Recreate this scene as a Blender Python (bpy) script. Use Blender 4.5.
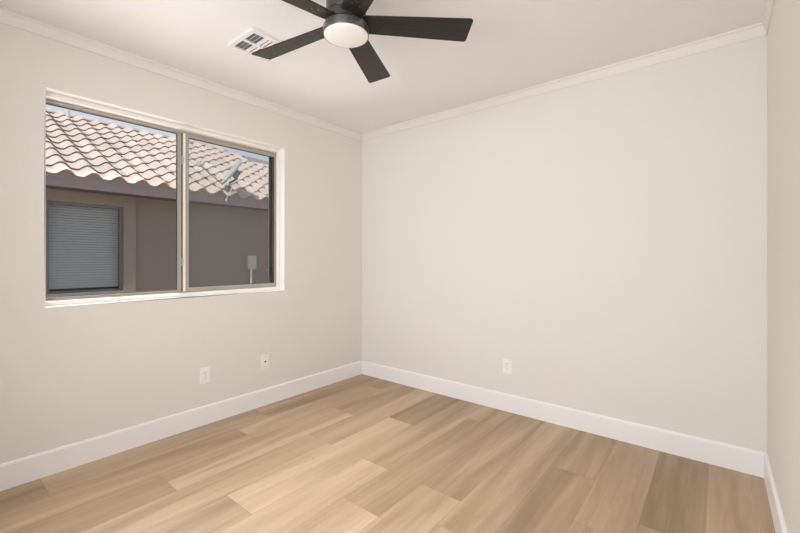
import bpy, bmesh, math, random
from mathutils import Vector, Matrix
for o in list(bpy.data.objects): bpy.data.objects.remove(o)
S = bpy.context.scene; C = S.collection
PI = math.pi
# ---------------------------------------------------------------- camera
YAW = math.radians(38.98)
cd = bpy.data.cameras.new('camera'); cam = bpy.data.objects.new('camera', cd); C.objects.link(cam)
cam.location = (2.8305, -2.8773, 1.1755)
cam.rotation_euler = (PI/2, 0, YAW)
cd.sensor_width = 36; cd.lens = 393/800*36
cd.shift_y = -(266.5-258.5)/800
cd.clip_start = 0.02
S.camera = cam
# ---------------------------------------------------------------- world, sun, exposure
W = bpy.data.worlds.new('sky'); S.world = W; W.use_nodes = True
wt = W.node_tree; wt.nodes.clear()
wo = wt.nodes.new('ShaderNodeOutputWorld'); wb = wt.nodes.new('ShaderNodeBackground')
tc = wt.nodes.new('ShaderNodeTexCoord'); sx = wt.nodes.new('ShaderNodeSeparateXYZ'); cr = wt.nodes.new('ShaderNodeValToRGB')
wt.links.new(tc.outputs['Generated'], sx.inputs[0]); wt.links.new(sx.outputs['Z'], cr.inputs[0])
cr.color_ramp.elements[0].position = 0.0; cr.color_ramp.elements[0].color = (0.86, 0.86, 0.86, 1)
cr.color_ramp.elements[1].position = 0.6; cr.color_ramp.elements[1].color = (0.42, 0.55, 0.80, 1)
e = cr.color_ramp.elements.new(0.25); e.color = (0.66, 0.76, 0.92, 1)
wt.links.new(cr.outputs[0], wb.inputs[0]); wb.inputs[1].default_value = 1.05
wt.links.new(wb.outputs[0], wo.inputs[0])
sd = bpy.data.lights.new('sun', 'SUN'); sun = bpy.data.objects.new('sun', sd); C.objects.link(sun)
sd.energy = 3.7; sd.angle = math.radians(0.53); sd.color = (1, 0.95, 0.88)
sun.rotation_euler = Vector((0.218, -0.565, 0.8)).to_track_quat('Z', 'Y').to_euler()
sun.location = (2, -6, 8)
# added fill light behind the camera, outside an invented rear opening
ad = bpy.data.lights.new('rear_fill_light', 'AREA'); al = bpy.data.objects.new('rear_fill_light', ad); C.objects.link(al)
ad.shape = 'RECTANGLE'; ad.size = 1.4; ad.size_y = 1.5; ad.energy = 47; ad.spread = math.radians(145); ad.color = (0.975, 0.98, 1.0)
al.location = (1.95, -3.80, 1.42); al.rotation_euler = (math.radians(82), 0, math.radians(12))   # faces +y
# added area light standing in for gravel bounce up through the window
gd = bpy.data.lights.new('ground_bounce_fill', 'AREA'); gl = bpy.data.objects.new('ground_bounce_fill', gd); C.objects.link(gl)
gd.shape = 'RECTANGLE'; gd.size = 3.2; gd.size_y = 1.1; gd.energy = 60; gd.color = (1.0, 0.97, 0.96); gd.spread = math.radians(130)
gl.location = (-1.15, -1.7, 0.15)
gl.rotation_euler = Vector((-0.62, 0.0, -0.78)).to_track_quat('Z', 'Y').to_euler(); gl.rotation_euler.rotate_axis('Z', PI/2)
# added area light standing in for the sky above the side yard
kd = bpy.data.lights.new('side_yard_sky_fill', 'AREA'); kl = bpy.data.objects.new('side_yard_sky_fill', kd); C.objects.link(kl)
kd.shape = 'RECTANGLE'; kd.size = 4.0; kd.size_y = 1.6; kd.energy = 270; kd.color = (0.97, 0.98, 1.0); kd.spread = math.radians(120)
kl.location = (-2.3, -1.6, 4.2)
kl.rotation_euler = Vector((-0.68, 0.0, 0.74)).to_track_quat('Z', 'Y').to_euler(); kl.rotation_euler.rotate_axis('Z', PI/2)
S.view_settings.view_transform = 'Standard'; S.view_settings.look = 'None'
S.view_settings.exposure = 0.0; S.view_settings.gamma = 1; S.view_settings.use_curve_mapping = False
try:
    S.cycles.max_bounces = 14; S.cycles.diffuse_bounces = 8; S.cycles.transparent_max_bounces = 16
except Exception: pass

# ---------------------------------------------------------------- materials
def mat(name, col=(0.8, 0.8, 0.8), rough=0.5, metal=0.0, spec=0.5, bump=0.0, bscale=200, var=0.0, vscale=3, emit=None, es=1.0):
    m = bpy.data.materials.new(name); m.use_nodes = True; t = m.node_tree; b = t.nodes['Principled BSDF']
    b.inputs['Base Color'].default_value = (*col, 1); b.inputs['Roughness'].default_value = rough
    b.inputs['Metallic'].default_value = metal; b.inputs['Specular IOR Level'].default_value = spec
    co = t.nodes.new('ShaderNodeTexCoord')
    n2 = t.nodes.new('ShaderNodeTexNoise'); n2.inputs['Scale'].default_value = vscale; n2.inputs['Detail'].default_value = 4
    t.links.new(co.outputs['Object'], n2.inputs['Vector'])
    mx = t.nodes.new('ShaderNodeMix'); mx.data_type = 'RGBA'
    mx.inputs[6].default_value = (*[c*(1-var) for c in col], 1); mx.inputs[7].default_value = (*[min(1, c*(1+var)) for c in col], 1)
    t.links.new(n2.outputs[0], mx.inputs[0]); t.links.new(mx.outputs[2], b.inputs['Base Color'])
    if bump:
        n = t.nodes.new('ShaderNodeTexNoise'); n.inputs['Scale'].default_value = bscale; n.inputs['Detail'].default_value = 3
        t.links.new(co.outputs['Object'], n.inputs['Vector'])
        bp = t.nodes.new('ShaderNodeBump'); bp.inputs['Strength'].default_value = bump; bp.inputs['Distance'].default_value = 0.002
        t.links.new(n.outputs[0], bp.inputs['Height']); t.links.new(bp.outputs[0], b.inputs['Normal'])
    if emit:
        b.inputs['Emission Color'].default_value = (*emit, 1); b.inputs['Emission Strength'].default_value = es
    return m
M = {}
M['wall'] = mat('cream_wall_paint', (0.755, 0.736, 0.695), 0.75, bump=0.35, bscale=90, var=0.01, spec=0.25)
M['ceil'] = mat('ceiling_paint', (0.845, 0.828, 0.84), 0.85, bump=0.3, bscale=80, var=0.008, spec=0.2)
M['trim'] = mat('white_trim_paint', (0.86, 0.855, 0.865), 0.4, var=0.005, spec=0.4)
M['crown'] = mat('crown_paint', (0.78, 0.755, 0.735), 0.5, var=0.005, spec=0.4)
M['sill'] = mat('liner_white_lit_reveal', (0.88, 0.86, 0.82), 0.55, var=0.01, spec=0.3)
M['almond'] = mat('almond_aluminium', (0.42, 0.38, 0.335), 0.38, var=0.02, spec=0.5)
M['seal'] = mat('black_glazing_seal', (0.045, 0.04, 0.038), 0.6)
M['plate'] = mat('white_plastic', (0.86, 0.86, 0.86), 0.35, spec=0.5)
M['slot'] = mat('dark_slot', (0.05, 0.045, 0.04), 0.7)
M['brass'] = mat('brass_connector', (0.55, 0.42, 0.22), 0.35, metal=0.9)
M['steel'] = mat('brushed_steel', (0.6, 0.6, 0.62), 0.3, metal=1.0)
M['black'] = mat('black_satin_metal', (0.028, 0.027, 0.027), 0.22, spec=0.7, var=0.05)
M['ring'] = mat('gunmetal_ring', (0.13, 0.125, 0.125), 0.3, metal=0.5, spec=0.6)
M['vent'] = mat('vent_white_enamel', (0.82, 0.81, 0.80), 0.4)
M['duct'] = mat('duct_interior', (0.16, 0.17, 0.19), 0.7)
M['lens'] = mat('frosted_lens', (0.8, 0.78, 0.75), 0.5, emit=(1.0, 0.93, 0.86), es=0.12)
M['stucco'] = mat('brown_stucco', (0.215, 0.175, 0.155), 0.95, bump=0.9, bscale=45, var=0.08, vscale=14, spec=0.1)
M['casing'] = mat('tan_stucco_casing', (0.235, 0.195, 0.168), 0.95, bump=1.0, bscale=45, var=0.08, vscale=14, spec=0.1)
M['fascia'] = mat('brown_fascia', (0.255, 0.215, 0.212), 0.7, var=0.06, vscale=8, spec=0.2)
M['closure'] = mat('brown_mortar_closure', (0.25, 0.215, 0.205), 0.9, var=0.06, vscale=12, spec=0.1)
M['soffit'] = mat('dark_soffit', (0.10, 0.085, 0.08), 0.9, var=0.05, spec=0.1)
M['felt'] = mat('roof_mortar', (0.34, 0.29, 0.26), 0.95, var=0.1, vscale=20, spec=0.1)
M['gravel'] = mat('gravel', (0.50, 0.42, 0.35), 0.95, bump=1.0, bscale=35, var=0.3, vscale=30)
M['blind'] = mat('blind_slat', (0.80, 0.80, 0.77), 0.5)
M['bronze'] = mat('dark_window_frame', (0.17, 0.155, 0.145), 0.5)
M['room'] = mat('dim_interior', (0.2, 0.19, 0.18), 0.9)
M['galv'] = mat('grey_galvanised_paint', (0.40, 0.39, 0.38), 0.55, var=0.03)
M['conduit'] = mat('pale_conduit', (0.62, 0.60, 0.57), 0.5)
M['dish'] = mat('dish_grey_paint', (0.50, 0.52, 0.54), 0.4, var=0.02)
M['dishdark'] = mat('dish_bracket_grey', (0.17, 0.18, 0.20), 0.45)
M['white'] = mat('white_cap', (0.85, 0.85, 0.85), 0.4)
M['pipe'] = mat('vent_pipe_paint', (0.72, 0.64, 0.60), 0.7)

def blade_mat():
    m = mat('dark_walnut_blade', (0.035, 0.028, 0.025), 0.42, spec=0.55)
    t = m.node_tree; b = t.nodes['Principled BSDF']
    co = t.nodes.new('ShaderNodeTexCoord'); mp = t.nodes.new('ShaderNodeMapping'); mp.inputs['Scale'].default_value = (4, 90, 90)
    n = t.nodes.new('ShaderNodeTexNoise'); n.inputs['Scale'].default_value = 1; n.inputs['Detail'].default_value = 5
    r = t.nodes.new('ShaderNodeValToRGB')
    r.color_ramp.elements[0].position = .35; r.color_ramp.elements[0].color = (0.007, 0.0055, 0.005, 1)
    r.color_ramp.elements[1].position = .7; r.color_ramp.elements[1].color = (0.024, 0.020, 0.018, 1)
    t.links.new(co.outputs['Object'], mp.inputs[0]); t.links.new(mp.outputs[0], n.inputs['Vector'])
    t.links.new(n.outputs[0], r.inputs[0]); t.links.new(r.outputs[0], b.inputs['Base Color'])
    return m
M['blade'] = blade_mat()

def tile_mat():
    m = mat('clay_roof_tile', (0.66, 0.54, 0.46), 0.85, bump=0.4, bscale=120, spec=0.15)
    t = m.node_tree; b = t.nodes['Principled BSDF']
    at = t.nodes.new('ShaderNodeAttribute'); at.attribute_name = 'tone'
    r = t.nodes.new('ShaderNodeValToRGB')
    r.color_ramp.elements[0].color = (0.56, 0.44, 0.37, 1); r.color_ramp.elements[1].color = (0.74, 0.63, 0.55, 1)
    t.links.new(at.outputs['Fac'], r.inputs[0]); t.links.new(r.outputs[0], b.inputs['Base Color'])
    return m
M['tile'] = tile_mat()

def glass_mat(name, tint=(0.93, 0.94, 0.93), gloss=0.05):
    m = bpy.data.materials.new(name); m.use_nodes = True; t = m.node_tree; t.nodes.clear()
    o = t.nodes.new('ShaderNodeOutputMaterial'); tr = t.nodes.new('ShaderNodeBsdfTransparent'); g = t.nodes.new('ShaderNodeBsdfGlossy')
    g.inputs['Roughness'].default_value = 0.02; tr.inputs[0].default_value = (*tint, 1)
    fr = t.nodes.new('ShaderNodeFresnel'); fr.inputs[0].default_value = 1.35
    mx = t.nodes.new('ShaderNodeMixShader'); mu = t.nodes.new('ShaderNodeMath'); mu.operation = 'MULTIPLY'; mu.inputs[1].default_value = gloss*20
    t.links.new(fr.outputs[0], mu.inputs[0]); t.links.new(mu.outputs[0], mx.inputs[0])
    t.links.new(tr.outputs[0], mx.inputs[1]); t.links.new(g.outputs[0], mx.inputs[2]); t.links.new(mx.outputs[0], o.inputs[0])
    return m
M['glass'] = glass_mat('clear_glass', gloss=0.03)
M['darkglass'] = glass_mat('neighbour_glass', (0.86, 0.87, 0.88), gloss=0.02)
def screen_mat():
    m = bpy.data.materials.new('insect_screen_mesh'); m.use_nodes = True; t = m.node_tree; t.nodes.clear()
    o = t.nodes.new('ShaderNodeOutputMaterial'); tr = t.nodes.new('ShaderNodeBsdfTransparent'); d = t.nodes.new('ShaderNodeBsdfDiffuse')
    d.inputs[0].default_value = (0.22, 0.22, 0.22, 1)
    mx = t.nodes.new('ShaderNodeMixShader'); mx.inputs[0].default_value = 0.14
    t.links.new(tr.outputs[0], mx.inputs[1]); t.links.new(d.outputs[0], mx.inputs[2]); t.links.new(mx.outputs[0], o.inputs[0])
    return m
M['screen'] = screen_mat()

def floor_mat():
    m = bpy.data.materials.new('oak_vinyl_plank'); m.use_nodes = True; t = m.node_tree; b = t.nodes['Principled BSDF']
    N = t.nodes.new; L = t.links.new
    uv = N('ShaderNodeUVMap'); uv.uv_map = 'UVMap'
    tone = N('ShaderNodeAttribute'); tone.attribute_name = 'tone'
    def noise(sx_, sy_, scale, detail, dist=0.0):
        mp = N('ShaderNodeMapping'); mp.inputs['Scale'].default_value = (sx_, sy_, 1)
        L(uv.outputs[0], mp.inputs[0])
        n = N('ShaderNodeTexNoise'); n.inputs['Scale'].default_value = scale; n.inputs['Detail'].default_value = detail
        n.inputs['Distortion'].default_value = dist; n.inputs['Roughness'].default_value = 0.6
        L(mp.outputs[0], n.inputs['Vector']); return n
    broad = noise(0.65, 6.5, 1, 1.5, 0.7)       # soft bands along the board
    mid = noise(2.0, 30, 1, 4, 1.2)
    fine = noise(9, 260, 1, 3)
    knot = noise(4.5, 15, 1, 3, 1.5)
    def math_(op, a, c, clamp=False):
        n = N('ShaderNodeMath'); n.operation = op; n.use_clamp = clamp
        for i, v in enumerate((a, c)):
            if isinstance(v, (int, float)): n.inputs[i].default_value = v
            else: L(v, n.inputs[i])
        return n.outputs[0]
    s = math_('MULTIPLY', math_('SUBTRACT', broad.outputs[0], 0.5), 1.1)
    s = math_('ADD', s, math_('MULTIPLY', math_('SUBTRACT', mid.outputs[0], 0.5), 0.4))
    s = math_('ADD', s, math_('MULTIPLY', math_('SUBTRACT', fine.outputs[0], 0.5), 0.18))
    s = math_('ADD', s, tone.outputs['Fac'])
    kr = N('ShaderNodeMapRange'); kr.inputs[1].default_value = 0.70; kr.inputs[2].default_value = 0.82
    L(knot.outputs[0], kr.inputs[0])
    s = math_('SUBTRACT', s, math_('MULTIPLY', kr.outputs[0], 0.5), True)
    r = N('ShaderNodeValToRGB'); e = r.color_ramp.elements
    e[0].position = 0.0; e[0].color = (0.22, 0.147, 0.085, 1)
    e[1].position = 1.0; e[1].color = (0.66, 0.505, 0.345, 1)
    q = e.new(0.5); q.color = (0.42, 0.300, 0.188, 1)
    L(s, r.inputs[0]); L(r.outputs[0], b.inputs['Base Color'])
    b.inputs['Roughness'].default_value = 0.42; b.inputs['Specular IOR Level'].default_value = 0.45
    bp = N('ShaderNodeBump'); bp.inputs['Strength'].default_value = 0.12; bp.inputs['Distance'].default_value = 0.001
    L(fine.outputs[0], bp.inputs['Height']); L(bp.outputs[0], b.inputs['Normal'])
    return m
M['floor'] = floor_mat()
M['gap'] = mat('plank_joint', (0.27, 0.185, 0.12), 0.8)

# ---------------------------------------------------------------- helpers
def obj(name, bm, m, parent=None, loc=None, smooth=False, bevel=0, segs=2):
    me = bpy.data.meshes.new(name)
    bmesh.ops.recalc_face_normals(bm, faces=bm.faces)
    bm.to_mesh(me); bm.free()
    for k in (m if isinstance(m, (list, tuple)) else [m]): me.materials.append(k)
    o = bpy.data.objects.new(name, me); C.objects.link(o)
    if parent: o.parent = parent
    if loc is not None: o.location = loc
    if smooth:
        for p in me.polygons: p.use_smooth = True
        md = o.modifiers.new('edge', 'EDGE_SPLIT'); md.split_angle = math.radians(35)
    if bevel:
        md = o.modifiers.new('bevel', 'BEVEL'); md.width = bevel; md.segments = segs; md.limit_method = 'ANGLE'
    return o
def empty(name, loc=(0, 0, 0)):
    o = bpy.data.objects.new(name, None); C.objects.link(o); o.location = loc; o.empty_display_size = 0.1; return o
def tag(o, label, cat, group=None):
    o['label'] = label; o['category'] = cat
    if group: o['group'] = group
    return o
def struct(o): o['kind'] = 'structure'; return o
def box(bm, x0, x1, y0, y1, z0, z1, mi=0):
    v = [bm.verts.new((x, y, z)) for x in (x0, x1) for y in (y0, y1) for z in (z0, z1)]
    for f in ((0, 1, 3, 2), (4, 6, 7, 5), (0, 4, 5, 1), (2, 3, 7, 6), (0, 2, 6, 4), (1, 5, 7, 3)):
        bm.faces.new([v[i] for i in f]).material_index = mi
    return v
def B(*a): bm = bmesh.new(); box(bm, *a); return bm
def obox(bm, c, ax, ay, az):
    """box from centre and three half-axis vectors"""
    c = Vector(c); v = [bm.verts.new(c+i*Vector(ax)+j*Vector(ay)+k*Vector(az)) for i in (-1, 1) for j in (-1, 1) for k in (-1, 1)]
    for f in ((0, 1, 3, 2), (4, 6, 7, 5), (0, 4, 5, 1), (2, 3, 7, 6), (0, 2, 6, 4), (1, 5, 7, 3)): bm.faces.new([v[i] for i in f])
def sweep(bm, profile, path_dir, a, b, origin_axis):
    """profile: list of (p, z); extruded along axis from a to b. origin_axis maps (p,z,s)->xyz"""
    r = []
    for s in (a, b): r.append([bm.verts.new(origin_axis(p, z, s)) for p, z in profile])
    n = len(profile)
    for i in range(n):
        j = (i+1) % n
        bm.faces.new([r[0][i], r[0][j], r[1][j], r[1][i]])
    bm.faces.new(r[0]); bm.faces.new(list(reversed(r[1])))
def ringframe(bm, y0, y1, z0, z1, w, x0, x1, wt=None, wb=None, wl=None, wr=None):
    """rectangular frame in the y-z plane with an open middle"""
    wt = wt or w; wb = wb or w; wl = wl or w; wr = wr or w
    o = [(y0, z0), (y1, z0), (y1, z1), (y0, z1)]; i = [(y0+wl, z0+wb), (y1-wr, z0+wb), (y1-wr, z1-wt), (y0+wl, z1-wt)]
    vo = [[bm.verts.new((x, *p)) for p in o] for x in (x0, x1)]; vi = [[bm.verts.new((x, *p)) for p in i] for x in (x0, x1)]
    for k in range(4):
        l = (k+1) % 4
        for s in (0, 1): bm.faces.new([vo[s][k], vo[s][l], vi[s][l], vi[s][k]])
        bm.faces.new([vo[0][k], vo[0][l], vo[1][l], vo[1][k]]); bm.faces.new([vi[0][k], vi[0][l], vi[1][l], vi[1][k]])
def lathe(bm, prof, n=48, c=(0, 0, 0)):
    rows = []
    for r, z in prof:
        if r < 1e-6: rows.append([bm.verts.new((c[0], c[1], c[2]+z))])
        else: rows.append([bm.verts.new((c[0]+r*math.cos(2*PI*k/n), c[1]+r*math.sin(2*PI*k/n), c[2]+z)) for k in range(n)])
    for a, b_ in zip(rows, rows[1:]):
        for k in range(n):
            l = (k+1) % n
            if len(a) == 1 and len(b_) == 1: continue
            if len(a) == 1: bm.faces.new([a[0], b_[k], b_[l]])
            elif len(b_) == 1: bm.faces.new([a[k], a[l], b_[0]])
            else: bm.faces.new([a[k], a[l], b_[l], b_[k]])
def tube(bm, pts, r, n=12):
    pts = [Vector(p) for p in pts]; rows = []
    for i, p in enumerate(pts):
        d = (pts[min(i+1, len(pts)-1)]-pts[max(i-1, 0)]).normalized()
        u = d.cross(Vector((0, 0, 1)));  u = d.cross(Vector((1, 0, 0))) if u.length < 0.1 else u
        u.normalize(); v = d.cross(u)
        rows.append([bm.verts.new(p+r*(math.cos(2*PI*k/n)*u+math.sin(2*PI*k/n)*v)) for k in range(n)])
    for a, b_ in zip(rows, rows[1:]):
        for k in range(n): l = (k+1) % n; bm.faces.new([a[k], a[l], b_[l], b_[k]])
    bm.faces.new(rows[0]); bm.faces.new(rows[-1])

# ---------------------------------------------------------------- room shell
RX, RY, H = 3.036, -3.32, 2.44
WY0, WY1, WZ0, WZ1 = -2.429, -0.925, 0.912, 2.101     # visible window opening
bm = bmesh.new()      # left wall with bull-nosed opening
ringframe(bm, RY-0.15, 0.15, 0.0, H, 1, -0.17, 0.0, wt=H-WZ1, wb=WZ0, wl=WY0-(RY-0.15), wr=0.15-WY1)
ed = [e_ for e_ in bm.edges if all(abs(v.co.x) < 1e-6 and WY0-.01 < v.co.y < WY1+.01 and WZ0-.01 < v.co.z < WZ1+.01 for v in e_.verts)]
bmesh.ops.bevel(bm, geom=ed, offset=0.006, segments=4, affect='EDGES', profile=0.5)
bm.normal_update()
for f_ in bm.faces:
    q_ = f_.calc_center_median()
    if abs(f_.normal.x) < 0.95 and WY0-.02 < q_.y < WY1+.02 and WZ0-.02 < q_.z < WZ1+.02: f_.material_index = 1  # reveal faces whitened in colour for the daylight they catch
for f_ in bm.faces:
    if abs(f_.normal.x) > 0.95 and f_.calc_center_median().x < -0.1: f_.material_index = 2
struct(obj('wall_left', bm, [M['wall'], M['sill'], M['stucco']]))
struct(obj('wall_back', B(0, RX, 0, 0.15, 0, H), M['wall']))
struct(obj('wall_right', B(RX, RX+0.15, RY-0.15, 0.15, 0, H), M['wall']))
REAR_OP = (1.10, 2.90, 0.62, 2.2)  # invented opening in the rear wall, lets the fill light in
bm = bmesh.new()
box(bm, 0, REAR_OP[0], RY-0.15, RY, 0, H); box(bm, REAR_OP[1], RX, RY-0.15, RY, 0, H)
box(bm, REAR_OP[0], REAR_OP[1], RY-0.15, RY, 0, REAR_OP[2]); box(bm, REAR_OP[0], REAR_OP[1], RY-0.15, RY, REAR_OP[3], H)
struct(obj('wall_rear', bm, M['wall']))
struct(obj('ceiling', B(-0.17, RX+0.15, RY-0.15, 0.15, H, H+0.12), M['ceil']))

struct(obj('sun_block_slab', B(-0.17, RX+0.15, RY-2.6, RY-0.151, H, H+0.12), M['ceil']))  # added slab out of view, keeps direct sun out of the rear opening

# floor: every plank drawn at its own place, 1.235 m boards laid along the room
edges = [0.0] + [0.240+0.2317*k for k in range(13)]; edges[-1] = RX+0.0
joints = [-1.217, -0.240, -0.802, -1.220, -0.665, -1.217, -0.312, -1.213, -1.42, -0.604, -1.02, -0.86, -0.93]
tones = {0: [.42, .50, .42], 1: [.40, .62, .50], 2: [.50, .64, .40], 3: [.58, .60, .55], 4: [.36, .82, .48], 5: [.50, .74, .6],
         6: [.45, .40, .80], 7: [.38, .62, .6], 8: [.54, .54, .5], 9: [.34, .33, .4], 10: [.48, .46, .5], 11: [.30, .30, .4], 12: [.46, .48, .5]}
random.seed(7)
bm = bmesh.new(); uvl = bm.loops.layers.uv.new('UVMap'); tl = bm.faces.layers.float.new('tone')
box(bm, 0, RX, RY, 0, -0.12, -0.0016, 1)
for c_ in range(13):
    x0, x1 = edges[c_], edges[c_+1]; cuts = [0.0]; y = joints[c_]
    while y > RY: cuts.append(y); y -= 1.2375
    cuts.append(RY)
    for k in range(len(cuts)-1):
        ya, yb = cuts[k+1], cuts[k]; g = 0.0004
        tn = 0.52+(tones[c_][min(k, 2)]-0.5)*1.0; ou, ov = random.uniform(0, 50), random.uniform(0, 50)
        X0, X1, Y0, Y1 = x0+g, x1-g, ya+g, yb-g
        top = [bm.verts.new((x, y_, 0)) for x, y_ in ((X0, Y0), (X1, Y0), (X1, Y1), (X0, Y1))]
        bot = [bm.verts.new((v.co.x, v.co.y, -0.0014)) for v in top]
        fs = [bm.faces.new(top)]+[bm.faces.new([top[i], top[(i+1) % 4], bot[(i+1) % 4], bot[i]]) for i in range(4)]
        for f_ in fs:
            f_[tl] = tn
            for lp in f_.loops: lp[uvl].uv = (lp.vert.co.y-ya+ou, lp.vert.co.x-x0+ov)
struct(obj('floor', bm, [M['floor'], M['gap']]))

# baseboards and crown moulding
bp_ = [(0, 0), (0.0145, 0), (0.0145, 0.120), (0.0125, 0.128), (0.006, 0.133), (0, 0.133)]
axL = lambda p, z, s: (p, s, z); axB = lambda p, z, s: (s, -p, z); axR = lambda p, z, s: (RX-p, s, z); axF = lambda p, z, s: (s, RY+p, z)
for nm, ax, a, b_ in (('left', axL, RY, 0), ('back', axB, 0.0, RX), ('right', axR, RY, 0), ('rear', axF, 0.0145, RX-0.0145)):
    bm = bmesh.new(); sweep(bm, bp_, None, a, b_, ax); struct(obj('baseboard_'+nm, bm, M['trim']))
cp = [(0, H), (0, H-0.067), (0.006, H-0.067), (0.008, H-0.060)] + \
     [(0.008+0.013*(1-math.cos(t_)), H-0.060+0.046*math.sin(t_)) for t_ in [PI/2*k/8 for k in range(1, 9)]] + [(0.024, H-0.012), (0.024, H)]
for i, (ax, a, b_) in enumerate(((axL, RY, 0), (axB, 0.0, RX), (axR, RY, 0), (axF, 0.046, RX-0.046))):
    bm = bmesh.new(); sweep(bm, cp, None, a, b_, ax); struct(obj('trim_%d' % (i+1), bm, M['crown']))

# ---------------------------------------------------------------- window 1 (left wall)
w1 = struct(empty('window_1', (-0.1, (WY0+WY1)/2, WZ0)))
def wp(name, bm, m, parent=w1, **k):
    o = obj(name, bm, m, None, **k); o.parent = parent
    par = parent; off = Vector((0, 0, 0))
    while par: off += par.location; par = par.parent
    o.location = -off; return o
# white inner liner stepping in from the plaster return; its front lip is the bright sill line
bm = bmesh.new(); ringframe(bm, WY0+0.0005, WY1-0.0005, WZ0+0.0005, WZ1-0.0005, 0.024, -0.150, -0.060, wt=0.024, wb=0.022, wl=0.004, wr=0.006)
wp('window_liner', bm, M['sill'], bevel=0.003)
bm = bmesh.new(); ringframe(bm, WY0+0.005, WY1-0.007, WZ0+0.023, WZ1-0.025, 0.02, -0.165, -0.105, wt=0.014, wb=0.006, wl=0.003, wr=0.004)
wp('window_frame', bm, M['almond'], bevel=0.001)
def sash(y0, y1, z0, z1, x0, x1, wl, wr, wt_, wb_, gx):
    bm = bmesh.new(); ringframe(bm, y0, y1, z0, z1, 0.02, x0, x1, wt=wt_, wb=wb_, wl=wl, wr=wr)
    s = wp('sash', bm, M['almond'], bevel=0.0012)
    bm = bmesh.new(); ringframe(bm, y0+wl-.0005, y1-wr+.0005, z0+wb_-.0005, z1-wt_+.0005, 0.005, gx-0.005, gx+0.005)
    obj('glazing_seal', bm, M['seal'], s)
    obj('pane', B(gx-0.002, gx+0.002, y0+wl+.0005, y1-wr-.0005, z0+wb_+.0005, z1-wt_-.0005), M['glass'], s)
    return s
sash(WY0+0.0085, -1.687, WZ0+0.0295, WZ1-0.0395, -0.145, -0.122, 0.003, 0.026, 0.005, 0.012, -0.134)
sash(-1.668, WY1-0.0115, WZ0+0.0295, WZ1-0.0395, -0.136, -0.108, 0.024, 0.008, 0.021, 0.026, -0.122)
wp('meeting_strip', B(-0.121, -0.103, -1.6815, -1.6685, WZ0+0.030, WZ1-0.040), M['sill'])
wp('dark_channel', B(-0.150, -0.118, -1.6865, -1.6815, WZ0+0.030, WZ1-0.040), M['seal'])
for z in (1.151, 1.871):
    bm = bmesh.new(); box(bm, -0.1255, -0.100, -1.690, -1.6816, z-0.028, z+0.028); box(bm, -0.100, -0.092, -1.688, -1.683, z-0.010, z+0.018)
    wp('latch', bm, M['steel'], bevel=0.002)
# insect screen with a dark frame outside the sliding half
bm = bmesh.new(); ringframe(bm, -1.70, WY1-0.0115, WZ0+0.0295, WZ1-0.0395, 0.012, -0.162, -0.151, wr=0.034)
sf = wp('screen_frame', bm, M['seal'])
obj('screen_mesh', B(-0.158, -0.1575, -1.687, WY1-0.0465, WZ0+0.043, WZ1-0.053), M['screen'], sf)
bm = bmesh.new(); tube(bm, [(-0.150, -0.985, 1.075), (-0.126, -0.985, 1.075)], 0.010); wp('stop_bumper', bm, M['seal'])
# frame of the invented opening behind the camera, made for the fill light
rear_op = struct(empty('rear_light_opening', ((REAR_OP[0]+REAR_OP[1])/2, RY-0.08, REAR_OP[2])))
bm = bmesh.new()
box(bm, REAR_OP[0]+.001, REAR_OP[0]+.04, RY-.12, RY-.06, REAR_OP[2]+.001, REAR_OP[3]-.001); box(bm, REAR_OP[1]-.04, REAR_OP[1]-.001, RY-.12, RY-.06, REAR_OP[2]+.001, REAR_OP[3]-.001)
box(bm, REAR_OP[0]+.04, REAR_OP[1]-.04, RY-.12, RY-.06, REAR_OP[2]+.001, REAR_OP[2]+.04); box(bm, REAR_OP[0]+.04, REAR_OP[1]-.04, RY-.12, RY-.06, REAR_OP[3]-.04, REAR_OP[3]-.001)
wp('window_frame', bm, M['almond'], rear_op)

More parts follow.
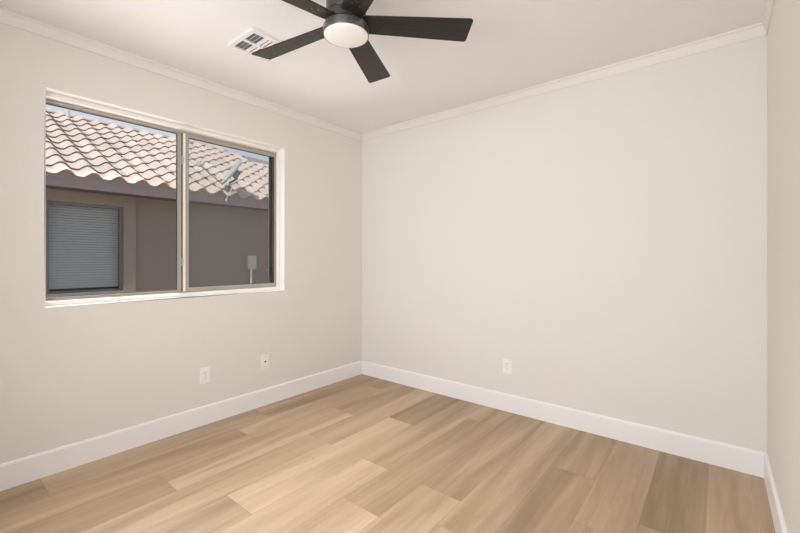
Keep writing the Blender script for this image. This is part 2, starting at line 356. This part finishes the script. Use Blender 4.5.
# ---------------------------------------------------------------- outlets and jack
def plate_at(name, loc, rz, label, cat, kind, group=None):
    t = empty(name, loc); t.rotation_euler = (0, 0, rz); tag(t, label, cat, group)
    # local: x right, z up, -y into the room
    obj('cover_plate', B(-0.036, 0.036, -0.006, 0.0, -0.058, 0.058), M['plate'], t, bevel=0.0025)
    if kind == 'duplex':
        for s in (-1, 1):
            bm = bmesh.new(); lathe(bm, [(0, 0.0), (0.0165, 0.0), (0.0165, 0.002), (0, 0.002)], 32)
            bmesh.ops.rotate(bm, cent=(0, 0, 0), matrix=Matrix.Rotation(PI/2, 3, 'X'), verts=bm.verts)
            bmesh.ops.scale(bm, vec=(1, 1, 0.86), verts=bm.verts)
            bmesh.ops.translate(bm, vec=(0, -0.006, s*0.0195), verts=bm.verts)
            r = obj('receptacle', bm, M['plate'], t)
            bm = bmesh.new()
            box(bm, -0.0075, -0.0055, -0.0084, -0.0079, s*0.0195-0.001, s*0.0195+0.008)
            box(bm, 0.0055, 0.0075, -0.0084, -0.0079, s*0.0195+0.0005, s*0.0195+0.008)
            box(bm, -0.002, 0.002, -0.0084, -0.0079, s*0.0195-0.010, s*0.0195-0.006)
            obj('slot', bm, M['slot'], r)
        bm = bmesh.new(); lathe(bm, [(0, 0), (0.003, 0), (0.003, 0.0012), (0, 0.0012)], 16)
        bmesh.ops.rotate(bm, cent=(0, 0, 0), matrix=Matrix.Rotation(PI/2, 3, 'X'), verts=bm.verts); bmesh.ops.translate(bm, vec=(0, -0.006, 0), verts=bm.verts)
        obj('screw', bm, M['steel'], t)
    else:
        bm = bmesh.new(); lathe(bm, [(0, 0), (0.0062, 0), (0.0062, 0.002), (0.0040, 0.002), (0.0040, 0.009), (0, 0.009)], 20)
        bmesh.ops.rotate(bm, cent=(0, 0, 0), matrix=Matrix.Rotation(PI/2, 3, 'X'), verts=bm.verts); bmesh.ops.translate(bm, vec=(0, -0.006, 0.002), verts=bm.verts)
        j = obj('coaxial_socket', bm, M['slot'], t); j['label'] = 'dark coaxial socket'
        for s in (-1, 1):
            bm = bmesh.new(); lathe(bm, [(0, 0), (0.003, 0), (0.003, 0.0012), (0, 0.0012)], 16)
            bmesh.ops.rotate(bm, cent=(0, 0, 0), matrix=Matrix.Rotation(PI/2, 3, 'X'), verts=bm.verts); bmesh.ops.translate(bm, vec=(0, -0.006, s*0.042), verts=bm.verts)
            obj('screw', bm, M['steel'], t)
    return t
plate_at('power_outlet', (0.0004, -1.579, 0.347), PI/2, 'white duplex power outlet on the wall below the window', 'outlet', 'duplex')
plate_at('cable_jack', (0.0004, -1.106, 0.347), PI/2, 'white cable jack plate with one small dark socket', 'wall jack', 'coax')
plate_at('power_outlet', (1.568, -0.0004, 0.345), 0, 'white duplex power outlet on the wide blank wall without a window', 'outlet', 'duplex')

# ---------------------------------------------------------------- ceiling fan
FX, FY = 1.53, -1.655
fan = tag(empty('ceiling_fan', (FX, FY, H)), 'black flush-mount ceiling fan with five dark blades and a round frosted light', 'ceiling fan')
bm = bmesh.new(); lathe(bm, [(0, 0), (0.085, 0), (0.088, -0.004), (0.088, -0.060), (0.080, -0.072), (0.080, -0.080), (0, -0.080)], 64)
obj('canopy', bm, M['black'], fan, smooth=True)
bm = bmesh.new(); lathe(bm, [(0, -0.081), (0.080, -0.081), (0.087, -0.088), (0.089, -0.100), (0.089, -0.162), (0.086, -0.171), (0.078, -0.176), (0, -0.176)], 64)
obj('motor_housing', bm, M['black'], fan, smooth=True)
bm = bmesh.new(); lathe(bm, [(0, -0.177), (0.090, -0.177), (0.094, -0.181), (0.094, -0.217), (0.088, -0.2225), (0, -0.2225)], 48)
obj('rotor', bm, M['black'], fan, smooth=True)
bm = bmesh.new(); lathe(bm, [(0, -0.224), (0.096, -0.224), (0.100, -0.226), (0.102, -0.230), (0.102, -0.262), (0.101, -0.264), (0.0995, -0.262), (0.0995, -0.258), (0, -0.258)], 64)
obj('light_housing', bm, M['ring'], fan, smooth=True)
bm = bmesh.new(); lathe(bm, [(0.0985, -0.259)]+[(0.0985*math.cos(a_), -0.263-0.013*math.sin(a_)) for a_ in [PI/2*k/10 for k in range(11)]][:-1]+[(0, -0.276)], 64)
obj('lamp_lens', bm, M['lens'], fan, smooth=True)
def blade_bm():
    bm = bmesh.new(); r0, r1 = 0.080, 0.567; w0, w1_ = 0.050, 0.0665; pts = []
    def corner(cx, cy, rad, a0, a1, n=6): return [(cx+rad*math.cos(a0+(a1-a0)*k/n), cy+rad*math.sin(a0+(a1-a0)*k/n)) for k in range(n+1)]
    c = 0.014
    pts += corner(r1-c-0.002, w1_-c, c, PI/2, 0) + corner(r1-c+0.002, -w1_+c, c, 0, -PI/2)
    pts += corner(r0+c, -w0+c, c, -PI/2, -PI)+corner(r0+c, w0-c, c, PI, PI/2)
    t_ = bm.faces.new([bm.verts.new((x, y, 0.003)) for x, y in pts]); ex = bmesh.ops.extrude_face_region(bm, geom=[t_])
    bmesh.ops.translate(bm, vec=(0, 0, -0.006), verts=[v for v in ex['geom'] if isinstance(v, bmesh.types.BMVert)])
    return bm
def iron_bm():
    bm = bmesh.new(); P = [(0.060, -0.017), (0.105, -0.020), (0.125, -0.034), (0.165, -0.030), (0.175, 0), (0.165, 0.030), (0.125, 0.034), (0.105, 0.020), (0.060, 0.017)]
    t_ = bm.faces.new([bm.verts.new((x, y, 0.0090)) for x, y in P]); ex = bmesh.ops.extrude_face_region(bm, geom=[t_])
    bmesh.ops.translate(bm, vec=(0, 0, -0.0055), verts=[v for v in ex['geom'] if isinstance(v, bmesh.types.BMVert)])
    return bm
first = None
for k in range(5):
    if first is None:
        bl = obj('blade', blade_bm(), M['blade'], fan, bevel=0.0012)
        ir = obj('blade_bracket', iron_bm(), M['black'], bl, bevel=0.001)
        sc = []
        for px_, py_ in ((0.150, -0.018), (0.150, 0.018), (0.170, 0)):
            bm = bmesh.new(); lathe(bm, [(0, -0.0031), (0.0045, -0.0031), (0.004, -0.0050), (0, -0.0055)], 14, (px_, py_, 0)); sc.append(obj('screw', bm, M['black'], bl))
        first = bl
    else:
        bl = first.copy(); C.objects.link(bl); bl.parent = fan
        for ch in list(first.children):
            d = ch.copy(); C.objects.link(d); d.parent = bl
    a_ = 0.7749+k*2*PI/5
    bl.location = (0, 0, -0.207); bl.rotation_mode = 'XYZ'
    bl.matrix_basis = Matrix.Translation((0, 0, -0.208)) @ Matrix.Rotation(a_, 4, 'Z') @ Matrix.Rotation(-math.asin(0.0152/0.0665), 4, 'X')

# ---------------------------------------------------------------- ceiling register
VX0, VX1, VY0, VY1 = 0.578, 0.850, -1.715, -1.422
vent = tag(empty('ceiling_vent', ((VX0+VX1)/2, (VY0+VY1)/2, H)), 'white louvred ceiling air register beside the fan blade near the window', 'air vent')
def vp(name, bm, m, **k): o = obj(name, bm, m, vent, **k); o.location = -vent.location; return o
vp('duct_backing', B(VX0+.03, VX1-.03, VY0+.03, VY1-.03, H-0.0022, H-0.0004), M['duct'])
bm = bmesh.new(); zt, zb = H-0.0004, H-0.011
fw = 0.026
for a in ((VX0, VX1, VY0, VY0+fw), (VX0, VX1, VY1-fw, VY1), (VX0, VX0+fw, VY0+fw, VY1-fw), (VX1-fw, VX1, VY0+fw, VY1-fw)): box(bm, *a, zb, zt)
cxm = (VX0+VX1)/2; br = 0.013
rowh = (VY1-VY0-2*fw-2*br)/3
box(bm, cxm-0.009, cxm+0.009, VY0+fw, VY1-fw, zb, zt)
for k in (1, 2):
    ya = VY0+fw+k*rowh+(k-1)*br
    box(bm, VX0+fw, cxm-.009, ya, ya+br, zb, zt); box(bm, cxm+.009, VX1-fw, ya, ya+br, zb, zt)
vp('register_frame', bm, M['vent'])
for xa, xb in ((VX0+fw, cxm-.009), (cxm+.009, VX1-fw)):
    for row in range(3):
        ya = VY0+fw+row*(rowh+br); s = 1 if row == 0 else -1
        for k in range(4):
            yy = ya+rowh*k/3; tl_ = math.radians(40)*s
            if k in (0, 3): yy += 0.002 if k == 0 else -0.002
            bm = bmesh.new(); obox(bm, ((xa+xb)/2, yy, H-0.0065), ((xb-xa)/2, 0, 0), (0, 0.0042, 0.0034*s), (0, 0, 0.0006))
            vp('louvre', bm, M['vent'])
# ---------------------------------------------------------------- outside: ground, neighbouring house
struct(obj('ground', B(-30, 6, -20, 25, -0.35, -0.2), M['gravel']))
XE, ZE, PT = -3.70, 2.285, 0.5
XW = -4.10; HY0, HY1 = -7.0, 14.0
house = tag(empty('neighbouring_house', (XW, 0, -0.2)), 'brown stucco house with pale clay tile roof outside the window', 'house')
def hp(name, bm, m, parent=None, **k):
    parent = parent or house
    o = obj(name, bm, m, parent, **k); off = Vector((0, 0, 0)); p = parent
    while p: off += p.location; p = p.parent
    o.location = -off; return o
NW = (-1.775, -0.915, 0.70, 1.945)   # neighbour window opening y0,y1,z0,z1
bm = bmesh.new(); ringframe(bm, HY0, HY1, -0.2, 2.13, 1, XW-0.2, XW, wt=2.13-NW[3], wb=NW[2]+0.2, wl=NW[0]-HY0, wr=HY1-NW[1])
hp('wall', bm, M['stucco'])
cw = 0.165
bm = bmesh.new(); ringframe(bm, NW[0]-cw, NW[1]+cw, NW[2]-cw, NW[3]+cw, cw, XW+0.0005, XW+0.045)
c = hp('window_casing', bm, M['casing'], bevel=0.008)
bm = bmesh.new(); ringframe(bm, NW[0]+.001, NW[1]-.001, NW[2]+.001, NW[3]-.001, 0.028, XW-0.09, XW-0.03)
nw = hp('window', bm, M['bronze'])
hp('pane', B(XW-0.065, XW-0.061, NW[0]+.0295, NW[1]-.0295, NW[2]+.0295, NW[3]-.0295), M['darkglass'], nw)
bm = bmesh.new(); nz = 32
for k in range(nz):
    z = NW[2]+0.075+(NW[3]-NW[2]-0.12)*k/(nz-1)
    obox(bm, (XW-0.112, (NW[0]+NW[1])/2, z), (0.011, 0, -0.0165), (0, (NW[1]-NW[0])/2-0.015, 0), (0.0012, 0, 0.0003))
hp('blind', bm, M['blind'], nw)
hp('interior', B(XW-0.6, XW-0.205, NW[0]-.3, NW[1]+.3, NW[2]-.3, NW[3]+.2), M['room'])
# fascia, soffit
hp('fascia', B(XE-0.075, XE-0.045, HY0, HY1, 2.105, 2.262), M['fascia'])
hp('soffit', B(XW+0.0005, XE-0.0755, HY0, HY1, 2.112, 2.128), M['soffit'])
# roof: S-tile surface, main ridge, falling hip, then a lower ridge
RXm, RYh = -7.24, 2.02        # main ridge, hip start
RXl, RYl = -6.32, 2.42        # lower ridge
def top_x(y): # x of the ridge for a given y
    if y < RYh: return RXm
    if y < RYl: return RXm+(RXl-RXm)*(y-RYh)/(RYl-RYh)
    return RXl
PY, CL = 0.286, 0.322
cosP = 1/math.sqrt(1+PT*PT); sinP = PT*cosP
def prof(u):   # S-tile cross-section, u in 0..1: wide barrel then narrow pan
    u = u % 1.0
    if u < 0.68: return 0.070*math.cos(PI/2*(2*u/0.68-1))**1.25
    return -0.006*math.sin(PI*(u-0.68)/0.32)
bm = bmesh.new(); tl = bm.faces.layers.float.new('tone'); random.seed(3)
yA, yB = -6.3, 9.0; ncol = int((yB-yA)/PY); ncr = 14; UN = 16
yoff = (-1.778-0.89*PY-yA) % PY
for ci in range(ncol):
    y0 = yA+ci*PY
    for r in range(ncr):
        s0 = r*CL-0.02; s1 = s0+CL+0.045
        xm = XE-(s0+CL*0.6)*cosP
        if xm < top_x(y0+PY/2): continue
        tn = min(1, max(0, random.gauss(0.5, 0.2))); jit = random.uniform(-0.004, 0.004)
        rows = []
        for s, lift, under in ((s0, 0.034, 0.020), (s1, 0.004, 0.0)):
            for d in (0.0, -0.020):
                row = []
                for k in range(UN+1):
                    u = k/UN; h = prof(u)+lift+d
                    row.append(bm.verts.new((XE-(s+jit-under*d/0.02)*cosP+sinP*h*1.0, y0+u*PY*1.02+yoff, ZE-0.045+(s+jit-under*d/0.02)*sinP+cosP*h)))
                rows.append(row)
        tf, bf, tb, bb = rows
        for k in range(UN):
            for q in ((tf[k], tf[k+1], tb[k+1], tb[k]), (bf[k], bf[k+1], bb[k+1], bb[k]), (tf[k], tf[k+1], bf[k+1], bf[k])):
                f_ = bm.faces.new(q); f_[tl] = tn; f_.smooth = True
        for k in (0, UN):
            f_ = bm.faces.new((tf[k], tb[k], bb[k], bf[k])); f_[tl] = tn
rt = hp('roof_tiles', bm, M['tile'])
md = rt.modifiers.new('edge', 'EDGE_SPLIT'); md.split_angle = math.radians(40)
# solid roof under the tiles
bm = bmesh.new()
def roofpt(x, y): return (x, y, ZE-0.05+(XE-x)*PT)
f1 = [roofpt(XE-0.02, HY0+.4), roofpt(XE-0.02, 9.2), roofpt(RXl, 9.2), roofpt(RXl, RYl), roofpt(RXm, RYh), roofpt(RXm, HY0+.4)]
v = [bm.verts.new(p) for p in f1]; bm.faces.new(v)
bk = [(RXm-3.7, HY0+.4, 2.3), (RXm-3.7, 9.2, 2.3)]
b0, b1 = [bm.verts.new(p) for p in bk]
bm.faces.new([v[5], v[4], v[3], v[2], b1, b0]); bm.faces.new([v[0], v[5], b0]); bm.faces.new([v[1], b1, v[2]]); bm.faces.new([v[0], v[1], b1, b0])
hp('roof_deck', bm, M['felt'])
bm = bmesh.new(); nn = int((yB-yA)/PY)*16
top_ = []; bot_ = []
for k in range(nn+1):
    yy = yA+yoff+k*PY/16; hh = prof(k/16)+0.034-0.021
    top_.append(bm.verts.new((XE-0.028+sinP*hh, yy, ZE-0.045+0.01+cosP*hh))); bot_.append(bm.verts.new((XE-0.040, yy, ZE-0.075)))
for k in range(nn): bm.faces.new([top_[k], top_[k+1], bot_[k+1], bot_[k]])
ex = bmesh.ops.extrude_face_region(bm, geom=list(bm.faces)); bmesh.ops.translate(bm, vec=(-0.02, 0, 0), verts=[v_ for v_ in ex['geom'] if isinstance(v_, bmesh.types.BMVert)])
hp('eave_closure', bm, M['closure'])
# ridge cap tiles
def ridge_caps(p0, p1, name):
    p0, p1 = Vector(p0), Vector(p1); L_ = (p1-p0).length; n = max(1, round(L_/0.36)); d = (p1-p0)/n
    bm = bmesh.new(); tl2 = bm.faces.layers.float.new('tone'); side = d.cross(Vector((0, 0, 1))).normalized(); up = side.cross(d).normalized()
    for k in range(n):
        a = p0+d*k; b_ = a+d*1.08; tn = min(1, max(0, random.gauss(0.55, 0.15)))
        rr = []
        for c0, rad in ((a, 0.068), (b_, 0.082)):
            for rd in (rad, rad-0.014): rr.append([bm.verts.new(c0+rd*(math.cos(t_)*side+math.sin(t_)*up)) for t_ in [PI*(-0.06+1.12*q/10) for q in range(11)]])
        oa, ia, ob, ib = rr
        for q in range(10):
            for qd in ((oa[q], oa[q+1], ob[q+1], ob[q]), (ia[q], ia[q+1], ib[q+1], ib[q]), (oa[q], oa[q+1], ia[q+1], ia[q]), (ob[q], ob[q+1], ib[q+1], ib[q])):
                f_ = bm.faces.new(qd); f_[tl2] = tn
    return hp(name, bm, M['tile'])
def zr(x): return ZE-0.045+(XE-x)*PT
ridge_caps((RXm, -6.3, zr(RXm)+0.0), (RXm, RYh, zr(RXm)+0.0), 'ridge_cap')
ridge_caps((RXl, RYl, zr(RXl)+0.01), (RXm, RYh, zr(RXm)+0.01), 'hip_cap')
ridge_caps((RXl, RYl, zr(RXl)), (RXl, 9.1, zr(RXl)), 'ridge_cap')
# vent pipe standing on the roof
bm = bmesh.new(); px_, py_ = -6.82, -1.035; zz = zr(px_)-0.06
tube(bm, [(px_, py_, zz-0.05), (px_, py_, zz+0.24)], 0.033, 20)
pp = hp('vent_pipe', bm, M['pipe'])
bm = bmesh.new(); lathe(bm, [(0.034, 0), (0.038, 0.004), (0.038, 0.035), (0.034, 0.040), (0, 0.040)], 20, (px_, py_, zz+0.235)); hp('pipe_collar', bm, M['pipe'], pp)

# ---------------------------------------------------------------- utility box with conduit on the neighbour's wall
ub = tag(empty('utility_box', (XW+0.001, 1.146, 0.98)), 'small grey utility box with conduit on the brown stucco wall', 'utility box')
obj('box_body', B(0, 0.075, -0.080, 0.080, 0, 0.245), M['galv'], ub, bevel=0.006)
obj('box_cover', B(0.0755, 0.083, -0.085, 0.085, -0.004, 0.250), M['galv'], ub, bevel=0.003)
bm = bmesh.new(); tube(bm, [(0.035, 0, -0.001), (0.035, 0, -1.175)], 0.020, 16); obj('conduit', bm, M['conduit'], ub, smooth=True)
for z in (-0.12, -0.62):
    bm = bmesh.new(); box(bm, 0.0, 0.058, -0.026, 0.026, z-0.008, z+0.008); obj('pipe_strap', bm, M['galv'], ub)

# ---------------------------------------------------------------- satellite dish
Rv = Vector((math.cos(YAW), math.sin(YAW), 0)); Fv = Vector((-math.sin(YAW), math.cos(YAW), 0)); Zv = Vector((0, 0, 1))
base = Vector((XE-0.13, 0.60, 2.385))
dish = tag(empty('satellite_dish', base), 'grey satellite dish on a short mast at the roof eave', 'satellite dish')
def dp(name, bm, m, parent=None, **k):
    o = obj(name, bm, m, parent or dish, **k); o.location = -base; return o
cen = Vector((XE-0.04, 0.61, 2.69))
along = (Rv*18.5+Zv*22).normalized()            # long axis of the dish in elevation
nrm = (-Rv*22+Zv*18.5).normalized(); nrm = (nrm-Fv*0.63).normalized()
side = along.cross(nrm).normalized(); along = nrm.cross(side).normalized()
bm = bmesh.new(); rings = []
for off in (0.0, -0.010):
    rr = []
    for i in range(0, 9):
        q = i/8
        rr.append([bm.verts.new(cen+along*(0.275*q*math.cos(t_))+side*(0.235*q*math.sin(t_))+nrm*(0.055*q*q+off-0.03)) for t_ in ([2*PI*k/40 for k in range(40)] if i else [0])])
    rings.append(rr)
for rr in rings:
    for k in range(40): bm.faces.new([rr[0][0], rr[1][k], rr[1][(k+1) % 40]])
    for i in range(1, 8):
        for k in range(40): l = (k+1) % 40; bm.faces.new([rr[i][k], rr[i][l], rr[i+1][l], rr[i+1][k]])
for k in range(40): l = (k+1) % 40; bm.faces.new([rings[0][8][k], rings[0][8][l], rings[1][8][l], rings[1][8][k]])
dp('reflector', bm, M['dish'], smooth=True)
bk = cen-nrm*0.045
bm = bmesh.new(); obox(bm, bk-nrm*0.035, nrm*0.034, along*0.075, side*0.06); dp('back_bracket', bm, M['dishdark'], bevel=0.006)
bm = bmesh.new(); tube(bm, [(base.x, base.y, 2.39), (base.x, base.y, 2.50), bk-nrm*0.05-Zv*0.06, bk-nrm*0.05+Zv*0.04], 0.021, 14); dp('mast', bm, M['dishdark'], smooth=True)
bm = bmesh.new(); obox(bm, (base.x, base.y, 2.405), (0.07, 0, -0.035), (0, 0.05, 0), (0.004, 0, 0.008)); dp('mounting_foot', bm, M['dishdark'], bevel=0.004)
bm = bmesh.new(); tube(bm, [(base.x+0.02, base.y, 2.45), (XE-0.01, base.y-0.02, 2.40), (XE+0.035, base.y-0.05, 2.36), (XE+0.04, base.y-0.10, 2.28), (XE+0.035, base.y-0.14, 2.19)], 0.009, 8); dp('cable', bm, M['dish'])
bm = bmesh.new(); lathe(bm, [(0, -0.022), (0.012, -0.018), (0.014, 0), (0.010, 0.016), (0, 0.02)], 14, (XE+0.035, base.y-0.145, 2.17)); w_ = dp('cable_fitting', bm, M['white'], smooth=True); w_['label'] = 'white cable fitting'
a0 = cen-along*0.285-nrm*0.01; a1 = a0-Rv*0.385+Zv*0.335-Fv*0.05
bm = bmesh.new(); tube(bm, [a0+nrm*0.0-along*0.0+(bk-a0)*0.35, a0, a1], 0.0115, 10); dp('feed_arm', bm, M['dishdark'], smooth=True)
bm = bmesh.new(); d_ = (cen-a1).normalized(); u_ = d_.cross(Zv).normalized(); v_ = u_.cross(d_)
obox(bm, a1+Zv*0.015, d_*0.030, u_*0.028, v_*0.052); hd = dp('receiver_head', bm, M['dish'], bevel=0.01)
bm = bmesh.new(); tube(bm, [a1+Zv*0.02+d_*0.03, a1+Zv*0.02+d_*0.075], 0.028, 16); dp('feed_horn', bm, M['dish'], smooth=True)
